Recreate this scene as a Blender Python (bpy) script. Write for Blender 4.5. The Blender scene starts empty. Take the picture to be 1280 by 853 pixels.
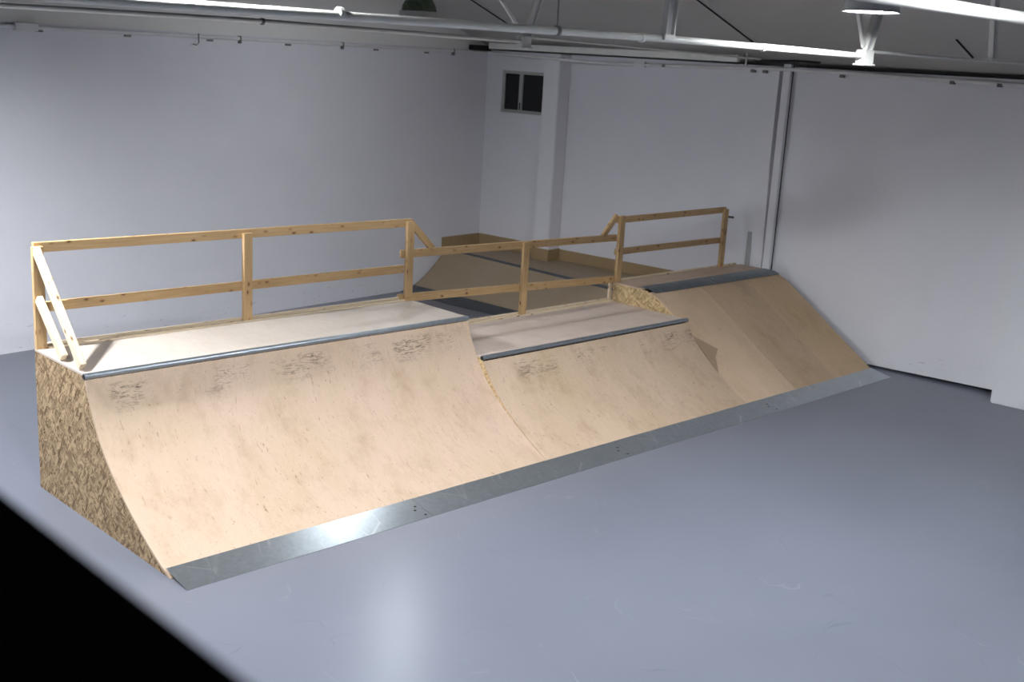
import bpy, bmesh, math, random
from mathutils import Vector, Matrix
random.seed(7)
S = bpy.context.scene
COL = S.collection
V = Vector

# ------------------------------------------------------------------ nodes
class NT:
    def __init__(s, name):
        s.m = bpy.data.materials.new(name); s.m.use_nodes = True
        s.t = s.m.node_tree; s.t.nodes.clear()
        s.out = s.n('ShaderNodeOutputMaterial'); s.b = s.n('ShaderNodeBsdfPrincipled')
        s.t.links.new(s.b.outputs[0], s.out.inputs[0])
    def n(s, k, **kw):
        x = s.t.nodes.new(k)
        for a, v in kw.items(): setattr(x, a, v)
        return x
    def put(s, sock, v):
        if isinstance(v, bpy.types.NodeSocket): s.t.links.new(v, sock)
        elif isinstance(v, (tuple, list)):
            sock.default_value = tuple(v) + (1.0,) if len(v) == 3 and sock.type == 'RGBA' else v
        else: sock.default_value = v
    def obj(s): return s.n('ShaderNodeTexCoord').outputs['Object']
    def uv(s): return s.n('ShaderNodeTexCoord').outputs['UV']
    def map(s, v, sc=(1, 1, 1), rot=(0, 0, 0), loc=(0, 0, 0)):
        x = s.n('ShaderNodeMapping'); s.put(x.inputs[0], v)
        x.inputs['Scale'].default_value = sc; x.inputs['Rotation'].default_value = rot; x.inputs['Location'].default_value = loc
        return x.outputs[0]
    def noise(s, v, scale=5, detail=4, rough=.5, dist=0):
        x = s.n('ShaderNodeTexNoise'); s.put(x.inputs['Vector'], v)
        x.inputs['Scale'].default_value = scale; x.inputs['Detail'].default_value = detail
        x.inputs['Roughness'].default_value = rough; x.inputs['Distortion'].default_value = dist
        return x.outputs['Fac']
    def vor(s, v, scale=5, feat='F1', out='Distance', rnd=1):
        x = s.n('ShaderNodeTexVoronoi', feature=feat); s.put(x.inputs['Vector'], v)
        x.inputs['Scale'].default_value = scale; x.inputs['Randomness'].default_value = rnd
        return x.outputs[out]
    def ramp(s, f, stops, interp='LINEAR'):
        x = s.n('ShaderNodeValToRGB'); s.put(x.inputs[0], f); cr = x.color_ramp; cr.interpolation = interp
        while len(cr.elements) < len(stops): cr.elements.new(.5)
        for e, (p, c) in zip(cr.elements, stops):
            e.position = p; e.color = tuple(c) + (1,) if isinstance(c, (tuple, list)) else (c, c, c, 1)
        return x.outputs[0]
    def mix(s, f, a, b, mode='MIX'):
        x = s.n('ShaderNodeMix', data_type='RGBA', blend_type=mode)
        s.put(x.inputs[0], f); s.put(x.inputs[6], a); s.put(x.inputs[7], b); return x.outputs[2]
    def math(s, op, a, b=0.0):
        x = s.n('ShaderNodeMath', operation=op); s.put(x.inputs[0], a); s.put(x.inputs[1], b); return x.outputs[0]
    def sep(s, v):
        x = s.n('ShaderNodeSeparateXYZ'); s.put(x.inputs[0], v); return x.outputs
    def bump(s, h, st=.2, d=.01):
        x = s.n('ShaderNodeBump'); x.inputs['Strength'].default_value = st; x.inputs['Distance'].default_value = d
        s.put(x.inputs['Height'], h); s.put(s.b.inputs['Normal'], x.outputs[0])
    def col(s, c): s.put(s.b.inputs['Base Color'], c)
    def rough(s, r): s.put(s.b.inputs['Roughness'], r)
    def spec(s, r): s.b.inputs['Specular IOR Level'].default_value = r
    def metal(s, r): s.b.inputs['Metallic'].default_value = r

def m_plain(name, c, r=.6, metal=0, var=.06, scale=6):
    t = NT(name); f = t.noise(t.obj(), scale, 4)
    t.col(t.ramp(f, [(.3, tuple(x * (1 - var) for x in c)), (.7, tuple(min(1, x * (1 + var)) for x in c))]))
    t.rough(r); t.metal(metal); return t.m

def m_wall(name, c, marks=True):
    t = NT(name); o = t.obj()
    f = t.noise(o, 1.1, 5, .6); f2 = t.noise(t.map(o, (14, 14, 9)), 1, 3)
    k = t.ramp(f, [(.3, tuple(x * .955 for x in c)), (.7, c)])
    if marks:
        sp = t.noise(t.map(o, (3, 3, 5)), 3.3, 6, .7)
        k = t.mix(t.ramp(sp, [(.70, 0), (.76, .5)]), k, (.36, .35, .33))
        z = t.sep(o)[2]     # scuffs and knocks along the foot of the wall
        low = t.ramp(t.math('MULTIPLY', z, 1.0), [(.02, 1), (.5, 0)])
        sc = t.ramp(t.noise(t.map(o, (2.2, 2.2, 9)), 3.5, 5, .65), [(.63, 0), (.67, 1)])
        k = t.mix(t.math('MULTIPLY', t.math('MULTIPLY', low, sc), .55), k, (.22, .2, .19))
    t.col(k); t.rough(.62); t.spec(.35)
    t.bump(t.math('ADD', f2, t.math('MULTIPLY', f, 1.5)), .16, .012); return t.m

def m_floor():
    t = NT('painted_floor'); o = t.obj()
    f = t.noise(o, .55, 2, .5); f2 = t.noise(o, 3, 3, .5); f3 = t.noise(o, 35, 3)
    k = t.ramp(f, [(.3, (.148, .160, .198)), (.7, (.165, .178, .219))])
    k = t.mix(t.ramp(f2, [(.45, 0), (.8, .10)]), k, (.13, .142, .172))
    # fine pale and dark scratches
    nz = t.n('ShaderNodeTexNoise'); t.put(nz.inputs[0], o); nz.inputs['Scale'].default_value = 1.2; nz.inputs['Detail'].default_value = 3
    ad = t.n('ShaderNodeVectorMath', operation='MULTIPLY_ADD'); t.put(ad.inputs[0], nz.outputs['Color']); ad.inputs[1].default_value = (1.3, 1.3, 0); t.put(ad.inputs[2], o); w = ad.outputs[0]
    e1 = t.vor(t.map(w, (1, .5, 1), (0, 0, .7)), 1.1, 'DISTANCE_TO_EDGE')
    e2 = t.vor(t.map(w, (.45, 1, 1), (0, 0, -.35)), 1.7, 'DISTANCE_TO_EDGE')
    msk = t.ramp(t.noise(o, 2.4, 4, .6), [(.54, 0), (.66, 1)])
    msk2 = t.ramp(t.noise(t.map(o, loc=(7, 3, 0)), 2.1, 4, .6), [(.54, 0), (.66, 1)])
    s1 = t.math('MULTIPLY', t.ramp(e1, [(0, 1), (.006, 0)]), msk)
    s2 = t.math('MULTIPLY', t.ramp(e2, [(0, 1), (.008, 0)]), msk2)
    k = t.mix(t.math('MULTIPLY', s1, .3), k, (.36, .38, .43))
    k = t.mix(t.math('MULTIPLY', s2, .45), k, (.085, .095, .12))
    t.col(k); t.spec(.45)
    t.rough(.29)
    return t.m

def m_ply(name, tone=(.53, .40, .275), pink=(.575, .43, .325), dirt=1.0, scuff=1.0):
    t = NT(name); uv = t.uv(); x, y, _ = t.sep(uv)
    big = t.noise(t.map(uv, (1, .45, 1)), 1.3, 4, .55)
    k = t.ramp(big, [(.32, tone), (.55, pink), (.75, tuple(c * 1.07 for c in pink))])
    gr = t.noise(t.map(uv, (24, 6, 1), (0, 0, .03)), 1, 7, .7, 1.2)
    k = t.mix(t.ramp(gr, [(.3, .16), (.6, 0)]), k, tuple(c * .62 for c in tone))
    br = t.noise(t.map(uv, (3.2, 2.0, 1), (0, 0, .05), (2, 5, 0)), 1, 7, .72)
    k = t.mix(t.ramp(br, [(.48, 0), (.75, .38 * dirt)]), k, (.36, .25, .155))
    # wheel streaks
    st = t.noise(t.map(uv, (26, 5, 1), (0, 0, .18)), 1.5, 5, .7, .9)
    k = t.mix(t.ramp(st, [(.62, 0), (.70, .55 * dirt)]), k, (.25, .17, .105))
    st2 = t.noise(t.map(uv, (22, 4, 1), (0, 0, -.35), (3, 1, 0)), 1.6, 4, .65, .5)
    k = t.mix(t.ramp(st2, [(.66, 0), (.72, .4 * dirt)]), k, (.27, .19, .12))
    # dark specks
    spk = t.noise(t.map(uv, (34, 22, 1)), 1, 4, .65)
    k = t.mix(t.ramp(spk, [(.66, 0), (.72, .6 * dirt)]), k, (.16, .11, .07))
    if scuff:   # rubber marks just under the coping (v is measured down the slope)
        zone = t.math('MULTIPLY', t.ramp(y, [(.04, 0), (.1, 1)]), t.ramp(y, [(.17, 1), (.34, 0)]))
        cl = t.ramp(t.noise(t.map(uv, (1, .6, 1), loc=(.35, 0, 0)), 2.3, 3, .5), [(.46, 0), (.6, 1)])
        sc = t.ramp(t.noise(t.map(uv, (9, 44, 1), (0, 0, .22)), 1, 6, .72, 1.4), [(.5, 0), (.58, 1)])
        f = t.math('MULTIPLY', t.math('MULTIPLY', zone, cl), sc)
        k = t.mix(t.math('MULTIPLY', f, .85 * scuff), k, (.04, .028, .02))
    t.col(k); t.rough(t.ramp(gr, [(.3, .62), (.7, .48)])); t.spec(.3)
    t.bump(gr, .06, .004); return t.m

def m_osb(name='osb', lo=(.12, .07, .032), hi=(.50, .36, .21)):
    t = NT(name); uv = t.uv()
    wob = t.n('ShaderNodeVectorMath', operation='ADD')
    nz = t.n('ShaderNodeTexNoise'); t.put(nz.inputs[0], uv); nz.inputs['Scale'].default_value = 3
    sc = t.n('ShaderNodeVectorMath', operation='SCALE'); t.put(sc.inputs[0], nz.outputs['Color']); sc.inputs['Scale'].default_value = .025
    t.put(wob.inputs[0], uv); t.put(wob.inputs[1], sc.outputs[0]); w = wob.outputs[0]
    k = None
    for i, (rot, s) in enumerate([(1.7, (12, 50, 1)), (.35, (13, 52, 1)), (-.55, (12, 48, 1)), (2.5, (14, 54, 1)), (.95, (12, 46, 1))]):
        vx = t.n('ShaderNodeTexVoronoi'); t.put(vx.inputs['Vector'], t.map(t.map(w, (1, 1, 1), (0, 0, rot)), s, (0, 0, 0), (i * 3.3, i * 1.7, 0))); vx.inputs['Scale'].default_value = 1
        r, g, b = (t.sep(vx.outputs['Color'])[j] for j in range(3))
        c = t.ramp(r, [(0, lo), (.45, tuple((a + b2) / 2 for a, b2 in zip(lo, hi))), (1, hi)])
        if k is None: k = c
        else: k = t.mix(t.ramp(g, [(.55, 0), (.6, 1)]), k, c)
    fine = t.noise(t.map(t.map(uv, (1, 1, 1), (0, 0, .8)), (22, 60, 1)), 1, 4, .6)
    k = t.mix(t.ramp(fine, [(.32, .7), (.46, 0)]), k, tuple(c * .5 for c in lo))
    t.col(k); t.rough(.6); t.spec(.25); t.bump(fine, .12, .006); return t.m

def m_pine(name='pine', a=(.53, .335, .15), b=(.65, .455, .245)):
    t = NT(name); uv = t.uv()
    g = t.noise(t.map(uv, (2.2, 55, 1)), 1, 4, .55, .5)
    k = t.ramp(g, [(.3, a), (.7, b)])
    # knots with a dark heart
    vv = t.map(uv, (7, 14, 1)); d = t.vor(vv, 1, rnd=1)
    k = t.mix(t.ramp(d, [(.08, .9), (.26, 0)]), k, (.28, .13, .045))
    k = t.mix(t.ramp(d, [(.05, 1), (.12, 0)]), k, (.07, .035, .015))
    k = t.mix(t.ramp(t.noise(uv, 1.7, 3), [(.4, 0), (.8, .4)]), k, tuple(c * .8 for c in a))
    t.col(k); t.rough(.5); t.spec(.35); t.bump(g, .06, .003); return t.m

def m_galv(name='galvanised_steel', c=(.46, .51, .545), r=(.24, .33), marks=1):
    t = NT(name); o = t.obj()
    sp = t.vor(t.map(o, (1, 1, 1)), 30, out='Color'); s = t.sep(sp)[0]
    k = t.ramp(s, [(0, tuple(x * .93 for x in c)), (1, tuple(x * 1.06 for x in c))])
    big = t.noise(o, 1.6, 4); k = t.mix(t.ramp(big, [(.4, 0), (.75, .4)]), k, tuple(x * .85 for x in c))
    if marks:
        e = t.vor(t.map(o, (1.6, .35, .35), (0, 0, .35)), 2.3, 'DISTANCE_TO_EDGE')
        k = t.mix(t.math('MULTIPLY', t.ramp(e, [(0, 1), (.01, 0)]), t.ramp(t.noise(o, 2.6, 2), [(.52, 0), (.6, .7)])), k, (.7, .73, .75))
    t.col(k); t.metal(.85)
    t.rough((r[0] + r[1]) / 2); return t.m

def m_emit(name, c, st):
    t = NT(name); t.col((.8, .8, .8)); t.put(t.b.inputs['Emission Color'], c); t.b.inputs['Emission Strength'].default_value = st
    return t.m

def m_black():
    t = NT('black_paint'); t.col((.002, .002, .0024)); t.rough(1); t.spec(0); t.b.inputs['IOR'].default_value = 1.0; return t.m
WHITE = (.835, .83, .875)
M = {
 'wall': m_wall('white_wall_paint', WHITE), 'col': m_wall('white_column_paint', (.84, .838, .87), False),
 'ceil': m_wall('ceiling_plaster', (.87, .86, .83), False),
 'floor': m_floor(),
 'ply': m_ply('birch_ply', dirt=1.7), 'deck': m_ply('deck_ply', (.50, .435, .375), (.53, .465, .405), .6, 0),
 'deckM': m_ply('lower_deck_ply', (.58, .47, .395), (.62, .51, .44), .7, 0),
 'plyM': m_ply('worn_ply', (.51, .38, .255), (.565, .425, .31), 1.9, .9),
 'bankA': m_ply('bank_ply', (.58, .42, .27), (.62, .46, .32), .9, 0),
 'bankB': m_ply('bank_ply_dirty', (.50, .355, .22), (.55, .40, .265), 1.6, 0),
 'bankC': m_ply('bank_ply_warm', (.57, .405, .23), (.61, .44, .27), 1.1, 0),
 'deckB': m_ply('bank_deck_ply', (.52, .38, .27), (.56, .42, .31), .8, 0),
 'wedge': m_ply('wedge_shade_ply', (.36, .25, .155), (.38, .27, .18), .6, 0),
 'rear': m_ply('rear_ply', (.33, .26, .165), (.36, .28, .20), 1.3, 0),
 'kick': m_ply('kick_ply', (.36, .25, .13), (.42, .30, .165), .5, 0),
 'osb': m_osb(), 'osbL': m_osb('osb_light', (.33, .22, .10), (.72, .55, .31)),
 'pine': m_pine(), 'pale': m_pine('pale_pine', (.70, .56, .38), (.82, .70, .53)),
 'galv': m_galv(), 'tube': m_galv('coping_steel', (.36, .40, .44), (.3, .5), 0),
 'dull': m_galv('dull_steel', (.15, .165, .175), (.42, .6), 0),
 'strip': m_galv('bank_strip_steel', (.21, .25, .27), (.35, .5), 1),
 'pipe': m_plain('white_pipe_paint', (.82, .81, .76), .42), 'conduit': m_plain('conduit_paint', (.80, .79, .79), .5),
 'clip': m_plain('clip_metal', (.20, .19, .18), .5, .1), 'screw': m_plain('dark_screw', (.04, .035, .03), .5, .4),
 'black': m_black(), 'wallD': m_plain('far_wall_paint', (.12, .12, .125), .8), 'dark': m_plain('rubber_and_shade', (.012, .012, .012), .8),  # the dark material covers cables and also paints shade in gaps and bores
 'shade': m_plain('shade_enamel', (.68, .69, .68), .4), 'green': m_plain('shade_patina', (.10, .13, .085), .45, .2, .4, 14),
 'band': m_plain('pale_glass', (.5, .5, .46), .35), 'frame': m_plain('window_paint', (.45, .45, .43), .5),
 'glass': m_plain('dark_glass', (.006, .007, .007), .12), 'slab': m_plain('mezzanine_slab', (.2, .2, .2), .8),
 'patch': m_plain('grey_patch', (.42, .43, .43), .7),
}

# ------------------------------------------------------------------ mesh helpers
def box_uv(bm, off=(0, 0)):
    l = bm.loops.layers.uv.verify()
    for f in bm.faces:
        n = f.normal; ax = max(range(3), key=lambda i: abs(n[i])); a, b = [(1, 2), (0, 2), (0, 1)][ax]
        for lp in f.loops: lp[l].uv = (lp.vert.co[a] + off[0], lp.vert.co[b] + off[1])

def world_loc(o):
    p = V((0, 0, 0))
    while o is not None: p += V(o.location); o = o.parent
    return p

def obj(name, bm, mat, parent=None, uv=True, smooth=False, origin=None):
    bmesh.ops.recalc_face_normals(bm, faces=bm.faces[:]); bm.normal_update()
    if uv and not bm.loops.layers.uv.active: box_uv(bm, (random.random() * 5, random.random() * 5))
    me = bpy.data.meshes.new(name); 
    base = world_loc(parent) if parent is not None else V((0, 0, 0))
    o = bpy.data.objects.new(name, me); COL.objects.link(o)
    if origin is not None: o.location = V(origin) - base
    bmesh.ops.translate(bm, vec=-(base + V(o.location)), verts=bm.verts[:])
    if smooth:
        for f in bm.faces: f.smooth = True
    for e in bm.edges:
        if len(e.link_faces) == 2 and e.calc_face_angle(0) > math.radians(38): e.smooth = False
    bm.to_mesh(me); bm.free(); me.materials.append(mat)
    if parent is not None: o.parent = parent
    return o

def tag(o, label, cat, group=None, kind=None):
    o['label'] = label; o['category'] = cat
    if group: o['group'] = group
    if kind: o['kind'] = kind
    return o
def thing(name, label, cat, loc, group=None):
    o = bpy.data.objects.new(name, None); COL.objects.link(o); o.location = loc; o.empty_display_size = .1
    return tag(o, label, cat, group)
def struct(name, bm, mat, label=None, origin=None):
    o = obj(name, bm, mat, origin=origin); o['kind'] = 'structure'
    if label: o['label'] = label; o['category'] = name.split('_')[0]
    return o

def add_hexa(bm, c8):
    vs = [bm.verts.new(c) for c in c8]
    for q in ((0, 1, 2, 3), (7, 6, 5, 4), (0, 4, 5, 1), (1, 5, 6, 2), (2, 6, 7, 3), (3, 7, 4, 0)): bm.faces.new([vs[i] for i in q])
def box(x0, x1, y0, y1, z0, z1, bm=None, bev=0):
    new = bm is None
    bm = bm or bmesh.new()
    add_hexa(bm, [(x0, y0, z0), (x1, y0, z0), (x1, y1, z0), (x0, y1, z0), (x0, y0, z1), (x1, y0, z1), (x1, y1, z1), (x0, y1, z1)])
    if bev and new: bmesh.ops.bevel(bm, geom=bm.edges[:], offset=bev, segments=2, affect='EDGES')
    return bm
def bar(p, q, w, h, up=(0, 0, 1), bev=.003, bm=None):
    """rectangular bar from p to q; w across, h along 'up'; UV runs along the length"""
    p, q = V(p), V(q); d = (q - p).normalized(); u = V(up); s = d.cross(u).normalized(); u = s.cross(d).normalized()
    own = bmesh.new()
    c = []
    for e in (p, q): c += [e - s * w / 2 - u * h / 2, e + s * w / 2 - u * h / 2, e + s * w / 2 + u * h / 2, e - s * w / 2 + u * h / 2]
    add_hexa(own, c)
    if bev: bmesh.ops.bevel(own, geom=own.edges[:], offset=bev, segments=1, affect='EDGES')
    l = own.loops.layers.uv.verify(); ou, ov = random.random() * 9, random.random() * 9
    own.normal_update()
    for f in own.faces:
        useu = abs(f.normal.dot(s)) > abs(f.normal.dot(u))
        for lp in f.loops:
            r = lp.vert.co - p; lp[l].uv = (r.dot(d) + ou, (r.dot(u) if useu else r.dot(s) + .31) + ov)
    if bm is None: return own
    me = bpy.data.meshes.new('tmp'); own.to_mesh(me); own.free(); bm.from_mesh(me); bpy.data.meshes.remove(me); return bm
def tube(pts, r, seg=12, caps=True, bm=None, inner=None):
    bm = bm or bmesh.new(); pts = [V(p) for p in pts]; rings = []
    for i, p in enumerate(pts):
        d = (pts[min(i + 1, len(pts) - 1)] - pts[max(i - 1, 0)]).normalized()
        u = V((0, 0, 1)) if abs(d.z) < .9 else V((0, 1, 0)); s = d.cross(u).normalized(); u = s.cross(d)
        rings.append([bm.verts.new(p + (s * math.cos(2 * math.pi * k / seg) + u * math.sin(2 * math.pi * k / seg)) * r) for k in range(seg)])
    for a, b in zip(rings, rings[1:]):
        for k in range(seg): bm.faces.new([a[k], a[(k + 1) % seg], b[(k + 1) % seg], b[k]])
    if caps and not inner: bm.faces.new(rings[0]); bm.faces.new(rings[-1][::-1])
    if inner:       # hollow ends: a rim and a short bore
        for ring, p, d in ((rings[0], pts[0], (pts[1] - pts[0]).normalized()), (rings[-1], pts[-1], (pts[-2] - pts[-1]).normalized())):
            r2 = [bm.verts.new(p + (v.co - p) * (inner / r)) for v in ring]; r3 = [bm.verts.new(v.co + d * .12) for v in r2]
            for k in range(seg):
                bm.faces.new([ring[k], ring[(k + 1) % seg], r2[(k + 1) % seg], r2[k]]); bm.faces.new([r2[k], r2[(k + 1) % seg], r3[(k + 1) % seg], r3[k]])
            bm.faces.new(r3)
    return bm
def lathe(c, prof, seg=40, bm=None):
    bm = bm or bmesh.new(); rings = []
    for r, z in prof: rings.append([bm.verts.new((c[0] + r * math.cos(2 * math.pi * k / seg), c[1] + r * math.sin(2 * math.pi * k / seg), c[2] + z)) for k in range(seg)])
    for a, b in zip(rings, rings[1:]):
        for k in range(seg): bm.faces.new([a[k], a[(k + 1) % seg], b[(k + 1) % seg], b[k]])
    bm.faces.new(rings[0]); bm.faces.new(rings[-1]); return bm
def prism_x(poly, x0, x1):
    """polygon of (y,z) extruded along x"""
    bm = bmesh.new(); a = [bm.verts.new((x0, y, z)) for y, z in poly]; b = [bm.verts.new((x1, y, z)) for y, z in poly]
    bm.faces.new(a); bm.faces.new(b[::-1]); n = len(poly)
    for i in range(n): bm.faces.new([a[i], b[i], b[(i + 1) % n], a[(i + 1) % n]])
    return bm
def sheet(fn, prof, x0, x1, th, nx=1):
    """bent board: prof is the list of (y,z) from the top down; fn maps (x,y,z) to world; UV = (x, distance from the top)"""
    bm = bmesh.new(); l = bm.loops.layers.uv.verify(); n = len(prof)
    nor = []
    for i in range(n):
        a, b = V(prof[max(i - 1, 0)]), V(prof[min(i + 1, n - 1)]); d = (b - a).normalized(); nor.append(V((d[1], -d[0])) if d[1] < 0 or True else None)
    s = [0]
    for a, b in zip(prof, prof[1:]): s.append(s[-1] + (V(b) - V(a)).length)
    top, bot = [], []
    for j in range(nx + 1):
        x = x0 + (x1 - x0) * j / nx
        top.append([bm.verts.new(fn(x, *p)) for p in prof])
        bot.append([bm.verts.new(fn(x, p[0] + (-q[0]) * th, p[1] + (-q[1]) * th)) for p, q in zip(prof, nor)])
    def face(vs, uvs):
        f = bm.faces.new(vs)
        for lp, u in zip(f.loops, uvs): lp[l].uv = u
        return f
    for j in range(nx):
        xa = x0 + (x1 - x0) * j / nx; xb = x0 + (x1 - x0) * (j + 1) / nx
        for i in range(n - 1):
            uu = [(xa, s[i]), (xa, s[i + 1]), (xb, s[i + 1]), (xb, s[i])]
            f = face([top[j][i], top[j][i + 1], top[j + 1][i + 1], top[j + 1][i]], uu); f.smooth = True
            f = face([bot[j][i], bot[j + 1][i], bot[j + 1][i + 1], bot[j][i + 1]], [uu[0], uu[3], uu[2], uu[1]]); f.smooth = True
        face([top[j][0], top[j + 1][0], bot[j + 1][0], bot[j][0]], [(xa, 0), (xb, 0), (xb, .01), (xa, .01)])
        face([top[j][-1], bot[j][-1], bot[j + 1][-1], top[j + 1][-1]], [(xa, s[-1])] * 4)
    for j, x in ((0, x0), (nx, x1)):
        for i in range(n - 1):
            face([top[j][i], top[j][i + 1], bot[j][i + 1], bot[j][i]], [(x, s[i]), (x, s[i + 1]), (x + .01, s[i + 1]), (x + .01, s[i])])
    return bm
def flip(bm): return bm
def smooth_prof(pts, n=28):
    """Catmull-Rom through (y,z) points"""
    P = [V(p) for p in pts]; P = [P[0] * 2 - P[1]] + P + [P[-1] * 2 - P[-2]]; out = []
    m = len(P) - 3
    for k in range(n + 1):
        t = k / n * m; i = min(int(t), m - 1); f = t - i; a, b, c, d = P[i:i + 4]
        q = .5 * ((2 * b) + (c - a) * f + (2 * a - 5 * b + 4 * c - d) * f * f + (3 * b - a - 3 * c + d) * f ** 3); out.append((q[0], q[1]))
    return out
ident = lambda x, y, z: (x, y, z)
def inset(prof, th):
    out = []
    for i, p in enumerate(prof):
        a, b = V(prof[max(i - 1, 0)]), V(prof[min(i + 1, len(prof) - 1)]); d = (b - a).normalized(); q = V((d[1], -d[0])); out.append((p[0] - q[0] * th, p[1] - q[1] * th))
    return out

# ------------------------------------------------------------------ camera (solved from the photograph)
cam_d = bpy.data.cameras.new('camera'); cam = bpy.data.objects.new('camera', cam_d); COL.objects.link(cam)
F = V((0.6858022934632767, 0.6873683579114156, -0.23916512041406435)); R = V((0.7165299846035997, -0.6952721740513622, 0.05640376896854955)); U = V((0.12751468717161557, 0.21005081416661164, 0.969339290456891))
CAM = V((-3.8423864552082656, -7.032921304730313, 3.902191868366257))
cam.matrix_world = Matrix(((R.x, U.x, -F.x, CAM.x), (R.y, U.y, -F.y, CAM.y), (R.z, U.z, -F.z, CAM.z), (0, 0, 0, 1)))
cam_d.sensor_fit = 'HORIZONTAL'; cam_d.sensor_width = 36; cam_d.lens = 1447.777 * 36 / 1280
cam_d.clip_start = .05; cam_d.clip_end = 100
cam_d.dof.use_dof = True; cam_d.dof.focus_distance = 10.5; cam_d.dof.aperture_fstop = 2.0
S.camera = cam

# ------------------------------------------------------------------ room (turned about 5.3 degrees from the ramps)
AL = 0.09273672998712272; CO = V((10.0012803, 7.81685954, 0))
A = V((math.cos(AL), math.sin(AL), 0)); N = V((-math.sin(AL), math.cos(AL), 0))
def W(u, v, z=0): return CO + A * u + N * v + V((0, 0, z))
def rbox(u0, u1, v0, v1, z0, z1, bm=None, bev=0):
    own = bmesh.new()
    add_hexa(own, [W(u0, v0, z0), W(u1, v0, z0), W(u1, v1, z0), W(u0, v1, z0), W(u0, v0, z1), W(u1, v0, z1), W(u1, v1, z1), W(u0, v1, z1)])
    if bev: bmesh.ops.bevel(own, geom=own.edges[:], offset=bev, segments=2, affect='EDGES')
    if bm is None: return own
    me = bpy.data.meshes.new('tmp'); own.to_mesh(me); own.free(); bm.from_mesh(me); bpy.data.meshes.remove(me); return bm
UB, VF, HW = -20.5, -17.0, 3.965
struct('floor', rbox(UB - .3, .6, VF - .3, .3, -.1, 0), M['floor'])
struct('wall_left', rbox(UB, .3, 0, .2, 0, 3.96), M['wall'])
struct('trim_1', rbox(UB, .3, 0, .2, 3.96, 6.1), M['ceil'])
# right wall with a window hole
bm = bmesh.new(); wy0, wy1, wz0, wz1 = -1.36, -.345, 2.965, 3.655
rbox(0, .2, -5.72, wy0, 0, HW, bm); rbox(0, .2, wy1, 0, 0, HW, bm); rbox(0, .2, wy0, wy1, 0, wz0, bm); rbox(0, .2, wy0, wy1, wz1, HW, bm)
rbox(0, .2, VF, -9.1, 0, HW, bm)
struct('wall_right', bm, M['wall'])
struct('wall_back', rbox(UB - .2, UB, VF, .2, 0, 6.2), M['wallD'])
struct('wall_front', rbox(UB, .3, VF - .2, VF, 0, 6.2), M['wallD'])
# big white sliding leaf with a gap under its free end
bm = bmesh.new(); 
add_hexa(bm, [W(0, -9.3, .05), W(.1, -9.3, .05), W(.1, -5.72, .004), W(0, -5.72, .004), W(0, -9.3, HW), W(.1, -9.3, HW), W(.1, -5.72, HW), W(0, -5.72, HW)])
struct('door_1', bm, M['wall'])
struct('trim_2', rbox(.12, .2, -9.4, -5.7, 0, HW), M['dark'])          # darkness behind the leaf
struct('trim_3', rbox(-.10, -.03, -5.715, -5.605, 0, 4.0, bev=.004), M['col'])      # upright of the leaf
struct('trim_4', rbox(-.03, 0, -5.715, -5.615, 0, 4.0), M['dark'])  # black strip painting the shade in the gap behind the upright
# pillars on the right wall
struct('pillar_1', rbox(-.30, 0, -1.80, -1.475, 0, HW, bev=.012), M['col'])
bm = bmesh.new(); prof = [(0, 0), (-.03, 0), (-.03, 1.35), (-.11, 2.7), (-.11, HW), (0, HW)]
a = [bm.verts.new(W(u, -5.04, z)) for u, z in prof]; b = [bm.verts.new(W(u, -5.555, z)) for u, z in prof]
bm.faces.new(a); bm.faces.new(b[::-1])
for i in range(6): bm.faces.new([a[i], b[i], b[(i + 1) % 6], a[(i + 1) % 6]])
p2 = struct('pillar_2', bm, M['col'])
obj('paint_patch', rbox(-.045, -.02, -5.36, -5.29, 1.0, 1.62), M['patch'], p2)
struct('pillar_3', rbox(-.48, 0, -9.75, -9.165, 0, HW, bev=.012), M['col'])
struct('trim_5', rbox(-.06, 0, -9.12, -8.93, .06, HW, bev=.004), M['col'])
# ceiling: two planes rising from the eaves to a flat field
SL, E0, ZT = .32, 4.035, 5.9; dd = (ZT - E0 - 0) / SL
bm = bmesh.new()
P = {k: bm.verts.new(W(*v)) for k, v in dict(a=(.35, .35, E0 - .11), d=(-dd, .35, ZT), e=(-dd, VF - .3, ZT), f=(.35, VF - .3, E0 - .11), b=(UB - .3, .35, ZT), g=(UB - .3, VF - .3, ZT)).items()}
bm.faces.new([P[k] for k in 'adef']); bm.faces.new([P[k] for k in 'dbge'])
r = bmesh.ops.solidify(bm, geom=bm.faces[:], thickness=-.12)
ce = struct('ceiling', bm, M['ceil'])
def on_r(u, v, dz=0): return W(u, v, E0 - SL * u + dz)
bm = bmesh.new()
n = 0
for u0, v0, u1, v1 in ((-2.2, -1.395, -.70, -1.305), (-2.3, -5.366, -.72, -5.43), (-1.08, -8.314, -.50, -8.331)):
    n += 1; struct('trim_%d' % (5 + n), bar(on_r(u0, v0, -.006), on_r(u1, v1, -.006), .022, .012, bev=0), M['dark'])
# shadow seam where the sliding-leaf head meets the ceiling
struct('trim_9', rbox(-.005, .02, -9.6, -5.9, HW - .0, HW + .035), M['dark'])

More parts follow.
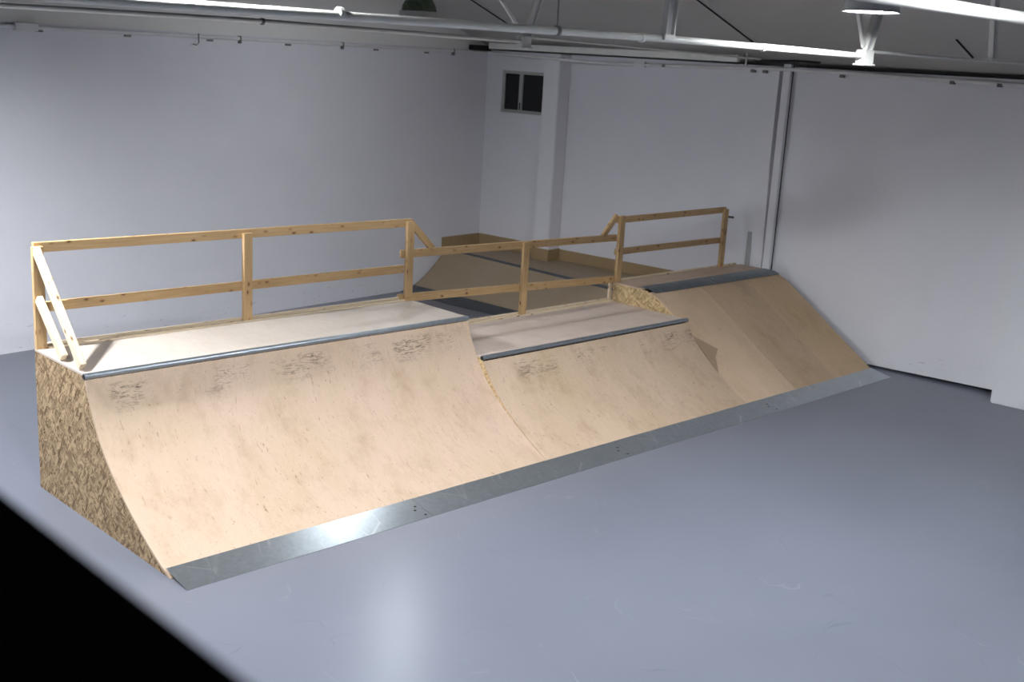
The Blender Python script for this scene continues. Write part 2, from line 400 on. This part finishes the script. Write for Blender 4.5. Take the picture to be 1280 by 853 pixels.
# window
wn = obj('window_1', rbox(.02, .07, wy0, wy1, wz0, wz0 + .05, rbox(.02, .07, wy0, wy1, wz1 - .05, wz1, rbox(.02, .07, wy1 - .05, wy1, wz0 + .05, wz1 - .05, rbox(.02, .07, wy0, wy0 + .05, wz0 + .05, wz1 - .05, rbox(.015, .07, -.79, -.715, wz0 + .05, wz1 - .05))))), M['frame'], origin=W(.04, -.85, wz0))
wn['kind'] = 'structure'; wn['label'] = 'small dark two-pane window high on the right wall beside the corner'; wn['category'] = 'window'
for v0, v1 in ((-.715, -.395), (wy0 + .05, -.79)): obj('pane', rbox(.04, .05, v0, v1, wz0 + .05, wz1 - .05), M['glass'], wn)
obj('sill', rbox(-.05, .02, wy0, wy1 + .05, wz0 - .03, wz0, bev=.006), M['col'], wn)
obj('handle', rbox(-.005, .015, -.765, -.745, 3.02, 3.14, bev=.004), M['screw'], wn)

# ------------------------------------------------------------------ ramps
H1, D, P1, L1, H2, P2, L2, L3, H3 = 1.25, 2.557, 1.603, 4.097, .873, 1.353, 7.52, 10.37, 1.12
left_pts = [(1.588, 1.205), (1.52, 1.035), (1.368, .775), (1.159, .548), (.9, .352), (.649, .193), (.403, .066), (.245, .004)]
profL = smooth_prof(left_pts, 40)
profM = []
for y, z in profL:
    zz = z * .832 / 1.205; 
    # y on the left curve at height zz, set forward so that the lip is proud of the left ramp
    for (ya, za), (yb, zb) in zip(profL, profL[1:]):
        if zb <= zz <= za + 1e-9: yl = ya + (yb - ya) * ((za - zz) / max(za - zb, 1e-9)); break
    profM.append((yl - .088 * min(1, zz / .832) ** .8, zz))
profB0 = None
profB = smooth_prof([(1.95, 1.092), (1.86, 1.062), (1.73, 1.0), (1.53, .872), (1.25, .685), (.96, .488), (.61, .258), (.42, .135), (.245, .02)], 36)
TH = .018
def y_on(prof, z):
    for (ya, za), (yb, zb) in zip(prof, prof[1:]):
        if min(za, zb) - 1e-9 <= z <= max(za, zb) + 1e-9: return ya + (yb - ya) * ((za - z) / (za - zb) if abs(za - zb) > 1e-9 else 0)
    return prof[-1][0] if z < prof[-1][1] else None
def bank_at(x):
    """the bank's first board is sprung so that its foot lies flush with the lower ramp"""
    f = max(0, 1 - (x - L2) / .98); f = f * f * (3 - 2 * f); out = []
    for y, z in profB:
        yq = y_on(profM, z) if z < .8 else None
        d = max(0, yq + .012 - y) if yq is not None else 0
        out.append((y + d * f, z))
    return out

def ramp_body(t, prof, x0, x1, H, ydeck, side, left_open=False):
    """closed OSB carcass: the two cheeks and the back board"""
    q = inset(prof, TH + .002)
    poly = [(D, 0), (D, H - TH), (ydeck, H - TH)] + q + ([] if q[-1][1] <= 0 else [(q[-1][0] - .002, 0)])
    poly = [(y, max(0, z)) for y, z in poly]
    return poly

# left quarter
t = thing('quarter_pipe', 'tallest plywood quarter pipe at the left end with flaked board side and steel coping', 'ramp', (L1 / 2, 1.3, 0))
poly = ramp_body(t, profL, 0, L1, H1, P1 + .02, None)
obj('side_panel', prism_x(poly, 0.0, .018), M['osb'], t)
obj('side_panel', prism_x(poly, L1 - .02, L1 - .002), M['osb'], t)
obj('back_panel', box(.02, L1 - .022, D - .02, D - .001, 0, H1 - TH), M['osb'], t)
obj('riding_surface', sheet(ident, profL, 0, L1, TH, 8), M['ply'], t, uv=False)
obj('deck', box(0, L1, P1 + .012, D, H1 - TH, H1), M['deck'], t)
obj('coping', tube([(-.004, P1 - .002, H1 - .018), (2, P1 - .002, H1 - .018), (L1 + .004, P1 - .002, H1 - .018)], .026, 20, inner=.02), M['tube'], t, smooth=True)
obj('bore_shade', tube([(-.0085, P1 - .002, H1 - .018), (.08, P1 - .002, H1 - .018)], .0205, 20), M['dark'], t, smooth=True)  # black plug paints the shade inside the open tube end
obj('kerb_board', bar((.1, D + .03, H1 - .01), (L1, D + .03, H1 - .01), .045, .085), M['pale'], t)
obj('kerb_strip', bar((.1, D - .035, H1 + .008), (L1 - .02, D - .035, H1 + .008), .04, .016, bev=.001), M['pale'], t)
obj('support_batten', bar((.04, 2.50, H1 - .10), (L1 - .03, 2.50, H1 - .10), .045, .095), M['pine'], t)

# middle quarter
t = thing('quarter_pipe', 'lower plywood quarter pipe in the middle, open coping end on its left', 'ramp', ((L1 + L2) / 2, 1.2, 0))
poly = ramp_body(t, profM, L1, L2, H2, P2 + .02, None)
obj('side_panel', prism_x(poly, L1 + .003, L1 + .021), M['osbL'], t)
obj('side_panel', prism_x(poly, L2 - .02, L2 - .002), M['osbL'], t)
obj('back_panel', box(L1 + .03, L2 - .022, D - .02, D - .001, 0, H2 - TH), M['osb'], t)
obj('riding_surface', sheet(ident, profM, L1 + .002, L2, TH, 8), M['plyM'], t, uv=False)
for y0, y1 in ((P2 + .012, 1.965), (1.968, D)): obj('deck', box(L1 + .002, L2, y0, y1, H2 - TH, H2), M['deckM'], t)
obj('coping', tube([(L1 + .004, P2 - .002, H2 - .016), (6, P2 - .002, H2 - .016), (L2 + .03, P2 - .002, H2 - .016)], .026, 20, inner=.021), M['tube'], t, smooth=True)
obj('bore_shade', tube([(L1 - .0005, P2 - .002, H2 - .016), (L1 + .08, P2 - .002, H2 - .016)], .0215, 20), M['dark'], t, smooth=True)  # black plug, again painting the dark inside of the tube
obj('kerb_board', bar((L1 + .05, D + .03, H2 - .01), (L2 - .03, D + .03, H2 - .01), .045, .085), M['pale'], t)
obj('kerb_strip', bar((L1 + .05, D - .035, H2 + .008), (L2 - .03, D - .035, H2 + .008), .04, .016, bev=.001), M['pale'], t)

# right bank
t = thing('bank_ramp', 'flat plywood bank ramp at the right end with a wide steel top strip', 'ramp', ((L2 + L3) / 2, 1.4, 0))
profB2 = bank_at(L2)
def bank_fn(x, y, z):
    f = max(0, 1 - (x - L2) / .98); f = f * f * (3 - 2 * f); yq = y_on(profM, z) if z < .8 else None
    return (x, y + (max(0, yq + .012 - y) * f if yq is not None else 0), z)
poly = ramp_body(t, profB, L2, L3, H3, 1.98, None)
polyL = ramp_body(t, profB2, L2, L3, H3, 1.98, None)
obj('side_panel', prism_x(polyL, L2 + .002, L2 + .02), M['osbL'], t)
obj('side_panel', prism_x(poly, L3 - .02, L3 - .002), M['osb'], t)
obj('back_panel', box(L2 + .03, L3 - .022, D - .02, D - .001, 0, H3 - TH), M['osb'], t)
for (x0, x1), mt in zip(((L2 + .002, 8.515), (8.518, 9.485), (9.488, L3)), ('bankA', 'bankB', 'bankC')):
    obj('riding_surface', sheet(bank_fn, profB, x0, x1, TH, 10), M[mt], t, uv=False)
obj('deck', box(L2 + .002, L3, 2.07, D, H3 - TH, H3), M['deckB'], t)
bm = sheet(ident, [(2.17, H3 + .0032), (2.06, H3 + .003), (2.02, H3 + .001), (1.98, H3 - .007), (1.94, H3 - .019), (1.90, H3 - .034)], L2 + .06, L3 + .02, .0025, 6)
obj('edge_strip', bm, M['strip'], t, uv=False)
obj('kerb_board', bar((L2 + .12, D + .03, H3 - .02), (L3 - .1, D + .03, H3 - .02), .045, .085), M['pale'], t)
obj('support_block', bar((L2 + .02, D + .07, H2 - .3), (L2 + .02, D + .07, H3 + .02), .045, .03, up=(0, 1, 0)), M['pale'], t)
def on_bank(x, y, d=0):
    pp = [bank_fn(x, *p) for p in profB]
    for a, b in zip(pp, pp[1:]):
        if b[1] <= y <= a[1]: return V((x, y, a[2] + (b[2] - a[2]) * (a[1] - y) / (a[1] - b[1]) + d))
tri = [(L2 + .004, 1.25), (L2 + .31, 1.05), (L2 + .18, .98), (L2 + .02, .80)]  # dark triangle painted as the shadow beside the lower ramp's edge
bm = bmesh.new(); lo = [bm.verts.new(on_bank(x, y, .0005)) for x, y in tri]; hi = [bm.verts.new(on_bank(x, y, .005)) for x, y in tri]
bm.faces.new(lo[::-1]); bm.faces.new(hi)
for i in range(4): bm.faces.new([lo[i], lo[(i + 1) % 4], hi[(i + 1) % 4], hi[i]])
o = obj('shadow_board', bm, M['wedge'], t); o['label'] = 'darker triangle standing in for a shadow on the bank'
# steel sheets along the foot
lab = ['brightest steel transition sheet at the left end of the ramp foot', 'steel transition sheet across the foot of the tall and lower ramps, second from the left',
       'steel transition sheet at the foot of the lower ramp, third from the left', 'steel transition sheet at the right end in front of the bank']
xs = [0, 2.345, 5.04, 7.765, L3 + .02]
for i in range(4):
    x0, x1 = xs[i], xs[i + 1] - .004
    bm = sheet(ident, [(.31, .0625), (.004, .0025)], x0, x1, .0022, 8)
    o = obj('metal_sheet', bm, M['galv'], None, uv=False, origin=((x0 + x1) / 2, .15, .002)); tag(o, lab[i], 'metal sheet', 'steel sheets along the ramp foot')
    for k, (dx, yy) in enumerate(((.05, .19), (.09, .14), (.045, .05))):
        if i < 3 or k == 5:
            zz = .0025 + .0575 * yy / .29 if yy > 0 else 0
            obj('screw_head', lathe((x1 - dx, yy, zz + .0005), [(.013, 0), (.012, .002), (.006, .003)], 12), M['screw'], o)

# guard rail along the back of the three ramps
g = thing('wooden_guardrail', 'pale pine handrail of posts and two rails stepping along the back of the ramps', 'railing', (4.9, D, H2))
YP, YR, PW, PD = D - .018, D + .028, .093, .045
def post(x, z0, z1, w=PW): obj('post', bar((x, YP, z0), (x, YP, z1), PD, w, up=(1, 0, 0)), M['pine'], g)
post(.048, H1, 2.13); post(2.06, H1, 2.115); post(4.065, H1, 2.115); post(5.85, H2, 1.765); post(7.575, H2, 1.985); post(9.835, H3, 1.96)
def rail(nm, p, q, h=.085): obj(nm, bar(p, q, PD, h), M['pine'], g)
rail('top_rail', (.03, YR, 2.117), (4.115, YR, 2.093)); rail('middle_rail', (.03, YR, 1.602), (4.02, YR, 1.592))
rail('top_rail', (3.985, YR, 1.757), (7.53, YR, 1.698)); rail('middle_rail', (3.97, YR, 1.27), (7.54, YR, 1.153))
rail('top_rail', (7.54, YR, 1.925), (9.88, YR, 1.942), .08); rail('middle_rail', (7.545, YR, 1.512), (9.80, YR, 1.51), .08)
obj('brace', bar((4.10, YR, 2.10), (4.425, YR, 1.785), PD, .07, up=(0, 0, 1)), M['pine'], g)
obj('brace', bar((7.52, YR, 1.985), (7.28, YR, 1.735), PD, .07), M['pine'], g)
obj('brace', bar((.03, 2.52, 2.115), (.035, 1.71, 1.285), .05, .075), M['pale'], g)
obj('brace', bar((.03, 2.50, 1.695), (.032, 2.045, 1.285), .05, .075), M['pale'], g)
obj('foot_block', box(4.0, 4.135, YP - .05, YP - .0235, H1, H1 + .03, bev=.003), M['pine'], g)

# ------------------------------------------------------------------ rear ramp in the corner, running along the right wall
def rfn(x, y, z):   # x: distance from the left wall, y: distance out from the coping line, z
    return W(-.88 - .1 * x - y * max(.66, 1 - .085 * x), -x, z)
RL, HR = 4.95, .635
t = thing('quarter_pipe', 'small dim quarter pipe in the far corner behind the railing', 'ramp', W(-1.3, -2.6, 0))
profR = smooth_prof([(.0, HR - .02), (.09, .50), (.22, .385), (.37, .265), (.52, .16), (.66, .085), (.76, .05)], 20)
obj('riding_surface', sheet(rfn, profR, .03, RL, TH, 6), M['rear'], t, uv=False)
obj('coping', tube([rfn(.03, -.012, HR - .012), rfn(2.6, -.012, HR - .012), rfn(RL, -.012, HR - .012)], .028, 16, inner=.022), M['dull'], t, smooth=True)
bm = bmesh.new(); c = []
for xa, xb, ue in ((.03, 1.465, -.01), (1.465, 1.815, -.325), (1.815, RL, -.01)):     # cut out around the pillar
    c = []
    for z in (HR - TH, HR): c += [rfn(xa, -.03, z), rfn(xb, -.03, z), W(ue, -xb, z), W(ue, -xa, z)]
    add_hexa(bm, c)
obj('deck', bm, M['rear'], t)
for xx in (.03, RL - .02):
    bm = bmesh.new(); q = [(-.02, HR - TH)] + inset(profR, TH + .002) + [(.81, 0), (-.02, 0)]
    a = [bm.verts.new(rfn(xx, y, max(0, z))) for y, z in q]; b = [bm.verts.new(rfn(xx + .018, y, max(0, z))) for y, z in q]
    bm.faces.new(a); bm.faces.new(b[::-1])
    for i in range(len(q)): bm.faces.new([a[i], b[i], b[(i + 1) % len(q)], a[(i + 1) % len(q)]])
    obj('side_panel', bm, M['osb'], t)
KZ = .835
for u0, u1, v0, v1, z1 in ((-.955, -.02, -.022, -.004, KZ), (-.02, -.002, -1.472, -.022, KZ), (-.32, -.302, -1.80, -1.472, KZ - .005), (-.32, -.005, -1.82, -1.802, KZ - .01), (-.02, -.002, -4.95, -1.82, KZ - .02)):
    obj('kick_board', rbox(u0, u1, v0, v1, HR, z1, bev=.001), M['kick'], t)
bm = sheet(rfn, [(.74, .085), (.80, .062), (1.06, .004)], .04, RL, .0025, 4)
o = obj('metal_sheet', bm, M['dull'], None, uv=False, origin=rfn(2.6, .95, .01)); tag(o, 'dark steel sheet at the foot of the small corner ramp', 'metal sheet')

# ------------------------------------------------------------------ things under the roof
YT, YT2 = -2.0, 2.0
o = obj('ceiling_pipe', tube([(-9.5, YT, 4.02), (-1.57, YT, 4.035), (.53, YT, 4.055), (2.44, YT, 4.068), (4.0, YT, 4.065), (5.06, YT, 4.06)], .024, 14), M['pipe'], smooth=True, origin=(0, YT, 4.03))
tag(o, 'bright white roof pipe ending at the bracket below the lit lamp', 'pipe')
for x in (-.2, 1.41, 2.21, 3.6): obj('clip', tube([(x - .012, YT, 4.062), (x + .012, YT, 4.062)], .031, 14), M['pipe'] if x != 1.41 else M['clip'], o)
obj('hanger_wire', tube([(1.41, YT, 4.085), (1.39, YT, 5.85)], .004, 6), M['clip'], o)
o = obj('ceiling_pipe', tube([(-9.5, YT2, 4.03), (-.37, YT2, 4.05), (1.65, YT2, 4.068), (3.41, YT2, 4.06), (5.1, YT2, 4.05)], .021, 12), M['pipe'], smooth=True, origin=(0, YT2, 4.05))
tag(o, 'thin dull roof pipe behind the bright one, nearer the left wall', 'pipe')
obj('clip', tube([(1.86, YT2, 4.067), (1.885, YT2, 4.067)], .03, 12), M['clip'], o)
obj('clip', tube([(-3.2, YT2, 4.045), (-3.175, YT2, 4.045)], .03, 12), M['clip'], o)
o = obj('ceiling_pipe', tube([(-9.5, -4, 4.27), (2.0, -4, 4.29), (9.7, -4, 4.29)], .036, 16), M['pipe'], smooth=True, origin=(2, -4, 4.29))
tag(o, 'thick white roof pipe crossing in front of the lit lamp at the upper right', 'pipe')

def roof_node(name, y, label, struts, thin):
    t = thing(name, label, 'roof truss', (5.1, y, 4.0))
    obj('node_bracket', box(5.015, 5.16, y - .045, y + .045, 4.0, 4.11, bev=.006), M['pipe'], t)
    obj('node_foot', box(5.0, 5.175, y - .055, y + .055, 3.985, 4.0, bev=.004), M['pipe'], t)
    obj('tie_rod', tube([(5.13, y, thin[0]), (thin[1], y, thin[2])], .013, 10), M['pipe'], t, smooth=True)
    for p, q, w in struts:
        dy = .03 if w > 0 else 0
        if w == 1:   # channel strut: a web between two flanges
            dx = V((.045, 0, 0)); obj('strut', bar(V(p), V(q), .03, .07, up=(1, 0, 0), bev=.002), M['conduit'], t)
            for s in (-1, 1): obj('strut_flange', bar(V(p) + dx * s + V((0, -.02, 0)), V(q) + dx * s * 1.3 + V((0, -.02, 0)), .04, .014, up=(1, 0, 0), bev=.001), M['pipe'], t)
        else: obj('strut', bar(p, q, .03, .035, up=(1, 0, 0), bev=.002), M['pipe'], t)
    return t
roof_node('roof_truss', YT, 'white roof truss foot whose bracket meets the bright pipe under the lit lamp',
          [((5.09, YT, 4.11), (5.62, YT, 5.85), 1), ((5.05, YT, 4.13), (4.1, YT, 5.85), 0)], (4.10, 9.6, 4.115))
roof_node('roof_truss', YT2, 'white roof truss foot above the small window in the far corner',
          [((5.11, YT2, 4.11), (5.62, YT2, 5.6), 1), ((5.06, YT2, 4.13), (3.3, YT2, 5.8), 0)], (4.10, 9.5, 4.04))
def lone_strut(x, z, x2, z2, y, label):
    t = thing('roof_strut', label, 'roof strut', (x, y, z))
    obj('web', bar((x, y, z), (x2, y, z2), .03, .07, up=(1, 0, 0), bev=.002), M['conduit'], t)
    for s in (-1, 1): obj('flange', bar((x + .043 * s, y - .02, z), (x2 + .055 * s, y - .02, z2), .04, .014, up=(1, 0, 0), bev=.001), M['pipe'], t)
    obj('foot_plate', box(x - .06, x + .06, y - .04, y + .04, z - .035, z, bev=.004), M['pipe'], t)
lone_strut(7.46, 4.14, 7.1, 5.6, YT, 'slanting grey channel strut at the right edge above the white leaf')
lone_strut(2.46, 4.095, 2.56, 5.85, YT, 'upright grey channel strut standing on the bright pipe at mid ceiling')

# pendant lamps
def lamp(c, Dm, label, mat, power, group='pendant roof lamps', band=False):
    """c: centre of the rim"""
    r = Dm / 2; z = c[2]
    t = thing('pendant_lamp', label, 'lamp', (c[0], c[1], z), group)
    outer = [(r * 1.0, 0), (r * 1.0, .008), (r * .955, .012), (r * .93, .07), (r * .86, .16), (r * .70, .235), (r * .42, .285), (r * .22, .30), (r * .2, .37)]
    inner = [(a - .012, b - .006) for a, b in outer[2:7]]
    prof = outer
    bm = bmesh.new(); seg = 44
    loop = inner[::-1] + [(r * .975, 0)] + outer
    rings = [[bm.verts.new((c[0] + a * math.cos(2 * math.pi * k / seg), c[1] + a * math.sin(2 * math.pi * k / seg), z + b)) for k in range(seg)] for a, b in loop]
    for p, q in zip(rings, rings[1:]):
        for k in range(seg): bm.faces.new([p[k], p[(k + 1) % seg], q[(k + 1) % seg], q[k]])
    bm.faces.new(rings[0]); bm.faces.new(rings[-1])
    obj('lamp_shade', bm, mat, t, smooth=True)
    obj('stem', tube([(c[0], c[1], z + .37), (c[0], c[1], 5.9)], .014, 10), M['conduit'], t, smooth=True)
    hb = .015 if band else .095
    prof = [(.012, -.075), (.05, -.065), (.08, -.035), (.09, .0), (.082, .04), (.06, .08), (.035, .12), (.03, .16)]
    mt = NT('bulb_glow'); mt.col((.9, .9, .9)); mt.put(mt.b.inputs['Emission Color'], (.92, .955, 1.0)); mt.b.inputs['Emission Strength'].default_value = power
    obj('bulb', lathe((c[0], c[1], z + hb), prof, 14), mt.m, t, smooth=True)
    if band: obj('glass_band', lathe((c[0], c[1], z), [(r * .97, .01), (r * 1.03, .012), (r * .99, .09), (r * .93, .10)], 40), M['band'], t, smooth=True)
    return t
PWR = 2350
lamp((4.0, -2.62, 4.345), .41, 'lit round pendant lamp below the thick pipe at the upper right', M['shade'], PWR * 1.18)
lamp((5.62, 4.40, 4.265), .48, 'greenish domed pendant lamp behind the bright pipe, left of centre', M['green'], PWR * .22, band=True)
for x, y, k, l in ((-1.5, 2.75, 2.1, 'lit pendant lamp beyond the left end of the railing'), (-1.0, -1.8, .66, 'lit pendant lamp over the floor in front of the left ramp'), (-5.6, -1.8, 1.1, 'lit pendant lamp out to the left of the ramps, beyond the mezzanine'),
                (2.4, -4.9, .65, 'added unseen pendant lamp over the open floor, brightening the thick pipe'), (-1.6, -8.6, .75, 'added unseen fill lamp behind the camera')):  # these two are added out of view to brighten pipe, floor and walls
    lamp((x, y, 4.6 if x > 2 else 4.4), .5, l, M['shade'], PWR * k)

# conduits along the walls
def conduit(name, label, pts, r, clips, mat='conduit', sq=None):
    o = obj(name, tube(pts, r, 10), M[mat], smooth=True, origin=pts[0]); tag(o, label, 'conduit'); return o
o = conduit('cable_conduit', 'grey cable conduit along the top of the left wall', [W(-20, -.035, 3.90), W(-8.5, -.035, 3.905), W(-4, -.035, 3.918), W(-.1, -.035, 3.925)], .026, None)
for u, kind in ((-8.2, 'box'), (-8.02, 'clip'), (-6.85, 'clip'), (-5.83, 'hook'), (-5.62, 'clip'), (-5.15, 'pin'), (-4.3, 'clip'), (-3.3, 'pin'), (-2.6, 'clip'), (-1.5, 'clip'), (-.9, 'pin')):
    if kind == 'box': obj('junction_box', rbox(u - .14, u + .14, -.09, -.004, 3.86, 3.95, bev=.006), M['conduit'], o)
    elif kind == 'clip': obj('wall_clip', rbox(u - .05, u + .05, -.03, -.003, 3.855, 3.88, bev=.006), M['clip'], o)
    elif kind == 'pin': obj('wall_clip', rbox(u - .012, u + .012, -.066, -.003, 3.85, 3.95, bev=.004), M['clip'], o)
    else: obj('wall_hook', tube([W(u, -.06, 3.95), W(u, -.065, 3.83), W(u - .04, -.07, 3.80), W(u - .09, -.07, 3.81)], .008, 8), M['clip'], o)
o = conduit('cable_conduit', 'grey cable conduit along the top of the right wall', [W(-.06, -.1, 3.925), W(-.34, -1.45, 3.90), W(-.34, -1.82, 3.885), W(-.09, -2.55, 3.862), W(-.04, -3.2, 3.875), W(-.06, -4.4, 3.90), W(-.14, -5.2, 3.92), W(-.14, -5.8, 3.93), W(-.04, -6.6, 3.925), W(-.04, -9.2, 3.895), W(-.52, -9.4, 3.89), W(-.52, -12, 3.88)], .026, None)
obj('conduit_sleeve', rbox(-.085, -.003, -3.26, -3.06, 3.84, 3.915, bev=.012), M['conduit'], o)
for v, u in ((-3.6, -.07), (-5.16, -.17), (-5.35, -.17), (-6.46, -.07), (-7.96, -.07), (-8.55, -.07)): obj('wall_clip', rbox(u - .004, u + .06, v - .03, v + .03, 3.86, 3.905, bev=.004), M['clip'], o)
o = obj('cable_tray', rbox(-.34, -.25, -5.0, -.3, 3.99, 4.085, bev=.008), M['pipe'], origin=W(-.3, -2.6, 4.0))
tag(o, 'cream cable tray hung along the right wall between the corner and the pillar', 'cable tray')
obj('end_drop', tube([W(-.3, -5.12, 4.12), W(-.3, -5.12, 3.93)], .012, 8), M['pipe'], o)
obj('tray_cap', rbox(-.335, -.255, -5.09, -5.0, 4.04, 4.095, bev=.006), M['clip'], o)
o = obj('cable_bundle', tube([W(-.2, -5.1, 4.06), W(-.22, -5.25, 4.03), W(-.2, -5.5, 4.035), W(-.2, -5.9, 4.05), W(-.2, -6.2, 4.04)], .014, 8), M['dark'], smooth=True, origin=W(-.2, -5.5, 4.05))
tag(o, 'dark loose cables above the second pillar', 'cable')
o = obj('vent_box', rbox(-.50, -.06, -.12, -.005, 3.955, 4.04, bev=.004), M['dark'], origin=W(-.28, -.06, 3.96)); tag(o, 'dark box under the ceiling in the far corner', 'vent box')
# small fixings and old patches on the right wall
o = obj('wall_peg', tube([W(0, -5.03, 1.765), W(-.07, -5.0, 1.775), W(-.09, -4.88, 1.775)], .014, 8), M['screw'], origin=W(0, -5.03, 1.77)); tag(o, 'small dark peg sticking out of the pillar beside the end post', 'peg')

# mezzanine where the camera stands: its black guard rail crosses the lower left corner
mz = 2.3
struct('floor_mezzanine', box(-9.5, -3.42, -10.2, -4.2, mz - .2, mz), M['slab'])
g2 = thing('black_guardrail', 'out of focus black steel guard rail in the lower left corner, close to the camera', 'railing', (-3.48, -6.5, mz))
obj('top_rail', box(-3.62, -3.372, -10, -4.3, 3.335, 3.40, bev=.02), M['black'], g2)
for y in (-9.0, -7.4, -4.6): obj('post', box(-3.53, -3.47, y - .03, y + .03, mz, 3.335, bev=.006), M['black'], g2)
obj('lower_rail', box(-3.52, -3.48, -9.9, -4.35, 2.78, 2.83, bev=.006), M['black'], g2)
for x, y in ((-3.7, -4.5), (-3.7, -9.8), (-9.2, -4.5), (-9.2, -9.8)):
    o = struct('pillar_4', box(x - .08, x + .08, y - .08, y + .08, 0, mz - .2), M['black'])

# ------------------------------------------------------------------ world and view
w = bpy.data.worlds.new('world'); S.world = w; w.use_nodes = True
w.node_tree.nodes['Background'].inputs[0].default_value = (.02, .022, .025, 1); w.node_tree.nodes['Background'].inputs[1].default_value = 0.1
vs = S.view_settings; vs.view_transform = 'Standard'; vs.look = 'None'; vs.gamma = 1; vs.use_curve_mapping = False; vs.exposure = 0
